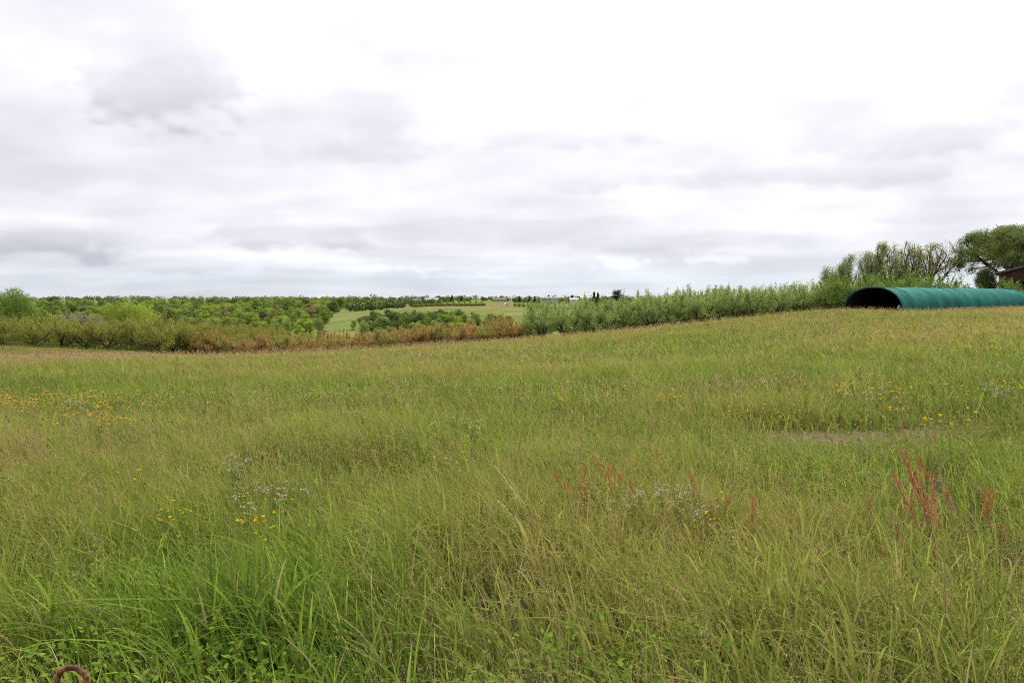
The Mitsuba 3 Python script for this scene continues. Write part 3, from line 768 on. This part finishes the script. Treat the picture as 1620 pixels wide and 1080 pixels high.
def scatter(rng, n, y0, y1, power):
    """n points of the field between the distances y0 and y1; the density falls as distance ** -power."""
    e = 2 - power
    y = (y0 ** e + rng.random(n) * (y1 ** e - y0 ** e)) ** (1 / e)
    u = rng.uniform(-.80, .80, n)
    keep = y < np.interp(u, edge_u, edge_y) + 2.0
    xy = np.column_stack([u * y, y])[keep]
    d = np.hypot((xy[:, 0] - bare[0]) / 1.25, (xy[:, 1] - bare[1]) / .45) + .7 * (patch_noise(xy, 1.5, 1.5, 61, 3) - .5)
    xy = xy[(d > 1) | (rng.random(len(xy)) < .22)]
    rel = xy - c0[:2]                                   # none under the tunnel
    t, s = rel @ axis[:2], rel @ cross[:2]
    xy = xy[~((t > .2) & (t < TL) & (np.abs(s) < TW / 2 - .05))]
    return xy


def brown(xy):
    """How much flowering brown grass stands at a place, 0 to 1."""
    b = patch_noise(xy, .16, .22, 3, 4) * 1.3 + patch_noise(xy, .045, .09, 8, 3) * 1.0 - .85
    y = xy[:, 1]
    u = xy[:, 0] / y
    b = b + .22 * np.clip((y - 25) / 45, 0, 1) * np.where(u < .1, 1, .55)
    b = b + .44 * np.exp(-(((u - .22) / .30) ** 2 + ((y - 4.6) / 1.5) ** 2)) + .20 * np.exp(-(((u + .02) / .12) ** 2 + ((y - 4.4) / 1.0) ** 2))
    b = b + .25 * np.exp(-(((u - .42) / .22) ** 2 + ((y - 11.5) / 2.2) ** 2)) - .60 * np.exp(-(((u + .42) / .38) ** 2 + ((y - 3.2) / 1.5) ** 2))
    b = b + .20 * np.exp(-(((y - 45) / 9) ** 2)) * np.clip(.2 - u, 0, 1) * 1.4 - .25 * np.exp(-(((y - 17) / 4) ** 2))
    b = b - .20 * np.exp(-(((u - .1) / .5) ** 2 + ((y - 8.0) / 1.6) ** 2))
    return np.clip(b + .12 + .12 * np.clip((y - 9) / 8, 0, 1), 0, 1)


def low_strip(xy):
    """Short growth round the bare strip."""
    d = np.hypot((xy[:, 0] - bare[0]) / 1.9, (xy[:, 1] - bare[1] + .75) / 1.35)
    return 1 - .62 * np.clip(1.6 - 1.2 * d, 0, 1)


def blade_mesh(rng, xy, h, w, lean, K, col, tip):
    n = len(xy)
    base = np.column_stack([xy, ground(xy) - .02])
    az = rng.uniform(0, PI, n)
    side = np.column_stack([np.cos(az), np.sin(az), np.zeros(n)])
    L = np.linalg.norm(lean, axis=1)
    rows, cols = [], []
    for k in range(K + 1):
        t = k / K
        p = base + np.column_stack([lean * t * t, h * t - .45 * np.minimum(L, h) * t ** 3])
        c = col * (1 - t) + tip * t
        ww = w * (.75 + .5 * t - 1.25 * t * t) if k < K else 0 * w
        if k < K:
            rows += [p - side * ww[:, None] / 2, p + side * ww[:, None] / 2]
            cols += [c, c]
        else:
            rows.append(p)
            cols.append(c)
    m = 2 * K + 1
    V = np.stack(rows, 1).reshape(-1, 3)
    C = np.stack(cols, 1).reshape(-1, 3)
    f = []
    for k in range(K - 1):
        a = 2 * k
        f += [[a, a + 1, a + 3], [a, a + 3, a + 2]]
    f.append([2 * K - 2, 2 * K - 1, 2 * K])
    Fm = (np.arange(n)[:, None, None] * m + np.array(f)[None]).reshape(-1, 3)
    return V, Fm, C


def join(parts):
    at, V, Fm, C = 0, [], [], []
    for v, f, c in parts:
        f = np.asarray(f)
        if f.shape[1] == 4:
            f = np.vstack([f[:, [0, 1, 2]], f[:, [0, 2, 3]]])
        V.append(v); Fm.append(f + at); C.append(c)
        at += len(v)
    return np.vstack(V), np.vstack(Fm), np.vstack(C)


rg = np.random.default_rng(2024)
parts = []
for n, y0, y1, K, w0 in ((10500, 1.9, 3.3, 6, .0150), (20000, 3.2, 4.7, 5, .0120), (95000, 4.6, 9, 3, .0105), (150000, 9, 22, 2, .017), (210000, 22, 52, 2, .036), (170000, 52, 104, 1, .075)):
    xy = scatter(rg, n, y0, y1, 1.35)
    m = len(xy)
    tuss = patch_noise(xy, .9, .9, 12, 3)
    gap = np.min([np.hypot(xy[:, 0] - g[0], (xy[:, 1] - g[1])) / .40 for g in dark_gaps], 0)
    keep = rg.random(m) < np.clip(.06 + 2.4 * (tuss - .30), .06, 1) * np.clip(gap, .06, 1)
    xy, tuss = xy[keep], tuss[keep]
    m = len(xy)
    b = brown(xy)
    fresh = patch_noise(xy, .5, .5, 15, 3)
    h = (.10 + .74 * tuss) * rg.uniform(.55, 1.25, m) * (1.0 - .2 * b) * (1 - .45 * np.clip((xy[:, 1] - 30) / 40, 0, 1)) * low_strip(xy)
    lean = np.column_stack([rg.normal(-.07, .11, m), rg.normal(-.02, .11, m)]) * (h / .35)[:, None] * np.where(rg.random(m) < .13, 2.2, 1.0)[:, None]
    g0, g1, g2 = np.array([0.062, 0.135, 0.018]), np.array([0.245, 0.370, 0.044]), np.array([0.39, 0.335, 0.090])
    t = np.clip(fresh * 1.3 - .2 + 1.1 * (patch_noise(xy, .10, .16, 55, 3) - .5) + rg.normal(0, .34, m), 0, 1)[:, None]
    col = g0 * (1 - t) + g1 * t
    bb = np.clip(b[:, None] * .75 + rg.normal(0, .12, (m, 1)), 0, 1)
    col = col * (1 - bb) + g2 * bb
    dry = rg.random(m) < .05
    col[dry] = np.array([.33, .27, .14]) * rg.uniform(.6, 1.2, (dry.sum(), 1))
    col *= rg.uniform(.65, 1.3, (m, 1))
    tip = col * .9 + np.array([.26, .30, .05]) * .2
    parts.append(blade_mesh(rg, xy, h, w0 * rg.lognormal(-.12, .38, m), lean, K, col, tip))
xy = scatter(rg, 650, 1.9, 8, 1.3)
m = len(xy)
straw = np.array([.46, .42, .22]) * rg.uniform(.7, 1.25, (m, 1)) * np.where(rg.random((m, 1)) < .4, np.array([[.75, 1.05, .6]]), 1)
parts.append(blade_mesh(rg, xy, rg.uniform(.2, .48, m), rg.uniform(.005, .010, m), np.column_stack([rg.normal(-.1, .28, m), rg.normal(-.05, .22, m)]), 5, straw, straw * 1.15))
V, Fm, C = join(parts)
scene['meadow_grass'] = mikit.ply((V, Fm), 'm_blade', color=C)
tag('meadow_grass', 'long green meadow grass over the whole sloping field', 'grass', kind='stuff')
n_tri = len(Fm)


def spikelets(rng, cen, d, size, col):
    """A thin diamond of two triangles at each centre, along d."""
    n = len(cen)
    a = unit(d + rng.normal(0, .35, (n, 3)))
    b = unit(np.cross(a, rng.normal(0, 1, (n, 3))))
    s = size * rng.uniform(.6, 1.4, (n, 1))
    v = np.stack([cen - a * s, cen + b * s * .32, cen + a * s, cen - b * s * .32], 1).reshape(-1, 3)
    i = np.arange(n)[:, None] * 4
    return v, np.vstack([i + [0, 1, 2], i + [0, 2, 3]]), np.repeat(col, 4, 0)


parts = []
for n, y0, y1, K, w0, m_s, size in ((15000, 1.9, 5, 3, .0022, 24, .0036), (17000, 5, 10, 2, .003, 14, .006), (32000, 10, 26, 1, .005, 7, .013), (62000, 26, 104, 1, .010, 5, .026)):
    xy = scatter(rg, n, y0, y1, 1.45)
    b = brown(xy)
    keep = rg.random(len(xy)) < np.clip(.02 + .62 * b, 0, 1) * np.where(xy[:, 1] < 6, .55, 1)
    xy, b = xy[keep], b[keep]
    m = len(xy)
    h = rg.uniform(.42, .80, m) * (.88 + .25 * b) * (1 - .42 * np.clip((xy[:, 1] - 30) / 40, 0, 1)) * low_strip(xy)
    lean = np.column_stack([rg.normal(-.16, .09, m), rg.normal(-.03, .08, m)])
    k0, k1 = np.array([.20, .22, .05]), np.array([.36, .28, .11])
    t = rg.random((m, 1))
    col = k0 * (1 - t) + k1 * t
    parts.append(blade_mesh(rg, xy, h, np.full(m, w0), lean, K, col, col))
    base = np.column_stack([xy, ground(xy) - .02])
    L = np.linalg.norm(lean, axis=1)
    kind = rg.random(m)
    hc = np.where(kind[:, None] < .035, np.array([.10, .060, .035]), np.where(kind[:, None] < .7, np.array([.52, .315, .20]), np.array([.48, .37, .18]))) * rg.uniform(.75, 1.2, (m, 1))
    loose = np.where(kind < .035, .004, rg.uniform(.008, .035, m))
    for j in range(m_s):
        tt = np.where(kind < .035, rg.uniform(.95, 1.01, m), 1 - .30 * rg.random(m))
        p = base + np.column_stack([lean * (tt * tt)[:, None], h * tt - .45 * np.minimum(L, h) * tt ** 3])
        p = p + rg.normal(0, 1, (m, 3)) * (loose * (1.25 - (tt - .7) / .3 * .7))[:, None]
        d = np.column_stack([lean, h])
        parts.append(spikelets(rg, p, unit(d), size, hc * rg.uniform(.85, 1.15, (m, 1))))
V, Fm, C = join(parts)
scene['seeding_grass'] = mikit.ply((V, Fm), 'm_blade', color=C)
tag('seeding_grass', 'brown feathery seed heads of flowering grass standing above the green blades', 'grass', kind='stuff')
n_tri += len(Fm)

# low broad-leaved herbs in the foreground
xy = scatter(rg, 9000, 1.9, 12, 1.2)
xy = xy[patch_noise(xy, .8, .8, 40, 3) + rg.normal(0, .05, len(xy)) > .56]
m = len(xy)
cen = np.repeat(np.column_stack([xy, ground(xy)]), 5, 0) + rg.normal(0, 1, (5 * m, 3)) * [.045, .045, .03] + [0, 0, .16]
cen[:, 2] += np.repeat(rg.uniform(-.06, .16, m), 5)
V, Fq, C = leaf_quads(rg, cen, .017, tint(rg, len(cen), (.085, .14, .018), (.15, .22, .032)), up=1.2)
scene['meadow_herbs'] = mikit.ply((V, Fq), 'm_leaf', color=C)
tag('meadow_herbs', 'small clover-like leaves low between the grass blades', 'herbs', kind='stuff')
n_tri += 2 * len(Fq)

# ------------------------------------------------------------------ flowers


def disc_flower(rng, c, r, up, petals, cup=.25):
    up = unit(np.array(up, float))
    a = unit(np.cross(up, [.3, .9, .1]))
    b = np.cross(up, a)
    v, f = [c - up * r * .12], []
    for k in range(petals * 2):
        ang = k * PI / petals
        rr = r * (1.0 if k % 2 else .62) * rng.uniform(.9, 1.1)
        v.append(c + (a * math.cos(ang) + b * math.sin(ang)) * rr + up * r * cup)
    f = [[0, 1 + k, 1 + (k + 1) % (2 * petals)] for k in range(2 * petals)]
    return np.array(v), np.array(f)


scene['m_stem'] = {'type': 'twosided', 'bsdf': {'type': 'diffuse', 'reflectance': rgb((.17, .24, .06))}}
scene['m_yellow'] = {'type': 'principledthin', 'base_color': rgb((.80, .50, .016)), 'roughness': .7, 'diff_trans': .6}
scene['m_white_petal'] = {'type': 'principledthin', 'base_color': rgb((.56, .54, .50)), 'roughness': .7, 'diff_trans': .6}
rf = np.random.default_rng(66)
yellow, white = [], []
for k in range(5):
    segs, g = [], {'type': 'shapegroup'}
    nh = (1, 2, 3, 4, 2)[k]
    fork = np.array([rf.normal(0, .02), rf.normal(0, .02), .30])
    segs.append((np.array([[0, 0, -.03], fork * .5 + [.01, 0, 0], fork]), np.full(3, .0016)))
    for j in range(nh):
        e = fork + np.array([rf.normal(-.01, .045), rf.normal(0, .045), rf.uniform(.08, .2)])
        segs.append((np.array([fork, (fork + e) / 2 + [0, 0, .01], e]), np.full(3, .0012)))
        g['flower' + (f'_{j:03d}' if j else '')] = mikit.ply(disc_flower(rf, e, rf.uniform(.011, .016), [rf.normal(0, .3), rf.normal(-.35, .3), 1], 9), 'm_yellow')
    scene['group_yellow_flower_%d' % k] = {**g, 'stem': mikit.ply(tubes(segs, 4), 'm_stem', smooth=True)}
    yellow.append('group_yellow_flower_%d' % k)
for k in range(4):
    segs, g = [], {'type': 'shapegroup'}
    fork = np.array([rf.normal(0, .02), rf.normal(0, .02), .34])
    segs.append((np.array([[0, 0, -.03], fork * .5 + [.01, 0, 0], fork]), np.full(3, .0017)))
    for j in range((5, 7, 9, 6)[k]):
        e = fork + np.array([rf.normal(0, .055), rf.normal(0, .055), rf.uniform(.08, .17)])
        segs.append((np.array([fork, (fork + e) / 2 + [0, 0, .015], e]), np.full(3, .0015)))
        vs, fs, at = [], [], 0
        for i in range(5):
            v, f = disc_flower(rf, e + rf.normal(0, .008, 3) * [1, 1, .4], rf.uniform(.0035, .006), [rf.normal(0, .4), rf.normal(-.2, .4), 1], 5)
            vs.append(v); fs.append(f + at); at += len(v)
        g['flower' + (f'_{j:03d}' if j else '')] = mikit.ply((np.vstack(vs), np.vstack(fs)), 'm_white_petal')
    scene['group_white_flower_%d' % k] = {**g, 'stem': mikit.ply(tubes(segs, 4), 'm_stem', smooth=True)}
    white.append('group_white_flower_%d' % k)


def flowers(name, kinds, boxes, label, group, hgt):
    for (x0, x1, y0, y1, n) in boxes:
        for k in range(n):
            px, py = rf.uniform(x0, x1), rf.uniform(y0, y1)
            q = hit(px, py, hgt)
            plant(name, kinds[rf.integers(len(kinds))], q[0], q[1], label, 'flower', group, s=hgt / .46 * rf.uniform(.9, 1.15))


flowers('yellow_flower', yellow, ((-30, 110, 620, 640, 84), (110, 250, 620, 636, 50), (130, 215, 648, 664, 24), (0, 130, 636, 660, 12), (250, 330, 620, 640, 6)), 'small yellow flower in the band of yellow across the left of the meadow', 'yellow flowers in the left band', .47)
flowers('yellow_flower', yellow, ((256, 305, 798, 812, 5), (365, 440, 788, 808, 5), (380, 440, 815, 842, 8), (440, 455, 792, 800, 2), (180, 280, 745, 770, 3), (130, 150, 855, 862, 1)), 'small yellow flower in the near left clump above dark grass', 'yellow flowers of the near left clump', .36)
flowers('yellow_flower', yellow, ((700, 722, 724, 738, 4), (940, 958, 770, 790, 3), (1075, 1115, 815, 832, 4), (1130, 1140, 780, 790, 1), (1000, 1020, 805, 815, 1)), 'yellow flower among the white clusters and red sorrel in the middle foreground', 'yellow flowers of the middle foreground', .36)
flowers('yellow_flower', yellow, ((1320, 1350, 606, 620, 8), (1360, 1450, 600, 640, 14), (1480, 1620, 604, 626, 16), (1020, 1110, 606, 630, 8), (870, 890, 615, 630, 3), (1440, 1560, 640, 672, 6), (1140, 1300, 640, 660, 6), (660, 690, 612, 620, 2)), 'tiny yellow flower scattered across the right middle of the meadow', 'yellow flowers of the right middle', .50)
flowers('white_flower', white, ((350, 385, 738, 750, 4), (340, 440, 762, 788, 4), (375, 392, 810, 820, 1), (455, 505, 780, 800, 2), (0, 12, 765, 778, 1)), 'white bud cluster rising above the near left yellow clump', 'white clusters of the near left clump', .42)
flowers('white_flower', white, ((1000, 1025, 786, 806, 4), (1050, 1105, 784, 796, 6), (1100, 1120, 810, 838, 2), (1150, 1160, 850, 862, 1)), 'white flat flower cluster beside the yellow and red middle foreground plants', 'white clusters of the middle foreground', .36)
flowers('white_flower', white, ((735, 745, 680, 690, 2), (714, 722, 668, 676, 1), (560, 570, 648, 656, 2), (100, 112, 634, 640, 2), (920, 960, 628, 640, 3), (1095, 1110, 632, 644, 2), (1360, 1430, 612, 650, 6), (1540, 1600, 615, 645, 5)), 'far small white flower cluster dotted over the middle of the meadow', 'far white flower clusters', .46)

# red sorrel: each its own stalk with a branching red seed head
scene['m_sorrel'] = leaf_bsdf(.5, .6)
scene['m_sorrel_stem'] = {'type': 'diffuse', 'reflectance': rgb((.21, .10, .05))}


def sorrel(px, base, top_px, top, label, seed, thick=1.0, red=(.34, .076, .042), group=None):
    r = np.random.default_rng(seed)
    b = hit(px, base)
    tp = P(top_px, top, b[1])
    stem = b + (tp - b) * np.linspace(0, 1, 9)[:, None] ** np.array([1.7, 1, 1])
    segs = [(stem, np.linspace(.0028, .0009, 9))]
    cen, dirs = [], []
    L = np.linalg.norm(tp - b)

    def beads(line, n):
        t = r.random(n)
        s = t * (len(line) - 1)
        i = np.minimum(s.astype(int), len(line) - 2)
        p = line[i] * (1 - (s - i))[:, None] + line[i + 1] * (s - i)[:, None]
        cen.append(p + r.normal(0, .0042 * thick, (n, 3)))
        dirs.append(unit(line[i + 1] - line[i]))

    beads(stem[5:], int(140 * L))
    nb = r.integers(4, 7)
    for k in range(nb):
        t = .48 + .42 * (k + r.random()) / nb
        i = int(t * 8)
        a = stem[i] * (1 - (t * 8 - i)) + stem[min(i + 1, 8)] * (t * 8 - i)
        l = L * r.uniform(.16, .30) * (1.25 - t * .6)
        phi = r.uniform(0, 2 * PI)
        out = np.array([math.cos(phi) * .55 - .12, math.sin(phi) * .4, 0])
        line = np.array([a + out * l * s * (1 - .35 * s) + np.array([0, 0, l * (s * .75 + .25 * s * s)]) for s in np.linspace(0, 1, 6)])
        segs.append((line, np.linspace(.0013, .0007, 6)))
        beads(line[1:], int(640 * l))
    cen, dirs = np.vstack(cen), np.vstack(dirs)
    key = number('sorrel')
    V, Fq, C = spikelets(r, cen, dirs, .0060, tint(r, len(cen), red, np.array(red) * [1.2, 2.2, 1.9] + .015))
    scene[key + '__stem'] = mikit.ply(tubes(segs, 4), 'm_sorrel_stem', smooth=True)
    scene[key + '__seed_head'] = mikit.ply((V, Fq), 'm_sorrel', color=C)
    tag(key, label, 'plant', group)


for k, a in enumerate(((1478, 905, 1422, 708, 'tallest red sorrel stalk at the right, its tip bent far to the left'), (1492, 880, 1455, 722, 'red sorrel stalk beside the tallest right one, arching over it'),
                       (1472, 920, 1412, 755, 'thin red sorrel stalk leaning left at the foot of the right group'), (1470, 900, 1458, 764, 'dense dark red sorrel head in the middle of the right group'),
                       (1480, 930, 1464, 780, 'short dense red sorrel head just right of the dark one'), (1575, 910, 1552, 772, 'single red sorrel head close to the right edge of the picture'),
                       (1192, 900, 1190, 790, 'bright compact red sorrel head in the middle right foreground'), (1100, 850, 1092, 748, 'pinkish red sorrel stalk over the white flower clusters'),
                       (1158, 870, 1148, 780, 'brownish red sorrel right of the white flower clusters'), (912, 840, 872, 746, 'leftmost red sorrel stalk of the middle foreground group'),
                       (938, 830, 920, 738, 'upright red sorrel stalk second from left in the middle group'), (932, 840, 912, 760, 'short forked red sorrel between the two left middle ones'),
                       (985, 850, 940, 724, 'long arching red sorrel stalk in the centre of the middle group'), (1012, 850, 975, 744, 'red sorrel stalk right of the long arching one'),
                       (1045, 790, 1026, 700, 'farther small red sorrel standing above the middle group'), (1222, 940, 1218, 876, 'low reddish sorrel below the bright compact head'),
                       (1100, 920, 1116, 850, 'low faded sorrel left of the bright compact head'), (1425, 980, 1440, 920, 'low red sorrel near the bottom right corner'))):
    sorrel(*a, seed=700 + k, thick=1.0)
for k in range(22):
    sorrel(*(lambda x, y: (x, y, x - rf.uniform(4, 22), y - rf.uniform(55, 85)))(rf.uniform(1080, 1640), rf.uniform(850, 1000)), 'low faded brownish sorrel between the grass of the right foreground', 760 + k, red=(.27, .085, .05), group='faded low sorrels of the right foreground')

# tall single grasses that stand out
scene['m_tall_grass'] = {'type': 'twosided', 'bsdf': {'type': 'diffuse', 'reflectance': rgb((.30, .31, .10))}}


def tall_grass(px, base, top_px, top, label, seed):
    r = np.random.default_rng(seed)
    b = hit(px, base)
    tp = P(top_px, top, b[1])
    stem = b + (tp - b) * np.linspace(0, 1, 10)[:, None] ** np.array([1.8, 1, 1])
    cen = stem[6:]
    t = r.random(150) * (len(cen) - 1)
    i = np.minimum(t.astype(int), len(cen) - 2)
    p = cen[i] * (1 - (t - i))[:, None] + cen[i + 1] * (t - i)[:, None] + r.normal(0, .004, (150, 3))
    key = number('tall_grass')
    V, Fq, C = spikelets(r, p, unit(cen[i + 1] - cen[i]), .010, tint(r, 150, (.28, .27, .12), (.40, .37, .19)))
    scene[key + '__stem'] = mikit.ply(tubes([(stem, np.linspace(.0028, .0012, 10))], 4), 'm_tall_grass', smooth=True)
    scene[key + '__seed_head'] = mikit.ply((V, Fq), 'm_blade', color=C)
    xyb = np.array([b[:2], b[:2] + .01, b[:2] - .01])
    v, f, c = blade_mesh(r, xyb, np.full(3, (tp - b)[2] * .6), np.full(3, .010), np.array([[.16, .0], [-.2, .02], [.08, -.05]]), 5, np.full((3, 3), (.12, .15, .045)), np.full((3, 3), (.2, .2, .08)))
    scene[key + '__leaf'] = mikit.ply((v, f), 'm_blade', color=c)
    tag(key, label, 'grass')


tall_grass(862, 930, 782, 736, 'tall pale grass stalk with long seed head in the centre foreground', 801)
tall_grass(852, 925, 788, 792, 'second pale grass stalk leaning left under the tallest one', 802)
tall_grass(972, 910, 962, 785, 'upright greyish grass stalk right of the central tall stalk', 803)
tall_grass(1310, 720, 1296, 640, 'single upright grass stalk at the left end of the bare strip', 804)

# the white blossom low at the right
wf = hit(1338, 1075)
vs, fs, at = [], [], 0
ctr_ = P(1337, 1050, wf[1] - .05)
for k in range(5):
    a = k * 2 * PI / 5
    n1 = np.array([math.cos(a), -.3, math.sin(a)])
    t1 = np.array([-math.sin(a), 0, math.cos(a)])
    v = np.array([ctr_, ctr_ + n1 * .012 + t1 * .010, ctr_ + n1 * .022 + t1 * .005 + [0, -.008, 0], ctr_ + n1 * .022 - t1 * .005 + [0, -.008, 0], ctr_ + n1 * .012 - t1 * .010])
    vs.append(v); fs.append(np.array([[0, 1, 2], [0, 2, 3], [0, 3, 4]]) + at); at += 5
scene['white_blossom__petals'] = mikit.ply((np.vstack(vs), np.vstack(fs)), 'm_white_petal')
scene['white_blossom__stem'] = mikit.ply(tubes([(np.array([wf, (wf + ctr_) / 2 + [.01, 0, 0], ctr_]), np.full(3, .002))], 5), 'm_stem', smooth=True)
tag('white_blossom', 'single larger white blossom low at the bottom right', 'flower')

# ------------------------------------------------------------------ the rusty rod
scene['m_rust'] = {'type': 'principled', 'base_color': mikit.proc(lambda p, n, uv: mikit.mix((.060, .022, .016), (.34, .125, .050), mikit.smoothstep(.35, .66, mikit.fbm(p.x * 110, p.y * 110, p.z * 110, 4)))), 'roughness': .75, 'specular': .3}
lc = P(112, 1079, 1.1)
pts = [lc + np.array([.0235 * math.cos(a), .006 * math.sin(a * .5), .0205 * math.sin(a)]) for a in np.radians(np.linspace(-62, 258, 34))]
pts[0] = pts[0] + np.array([-.004, -.004, 0])
foot = np.array([lc[0] - .002, lc[1] + .012, ground([lc[:2]])[0] - .25])
pts = np.array(pts)
down = pts[-1] + (foot - pts[-1]) * np.linspace(0, 1, 12)[1:, None]
down[:2, 0] -= np.array([.0, .0])
put('iron_rod', tubes([(np.vstack([pts, down]), np.full(len(pts) + 11, .0042))], 10), 'm_rust', smooth=True)
tag('iron_rod', 'rusty iron rod bent into a loop at the bottom left corner', 'rod')
print('grass triangles', n_tri)
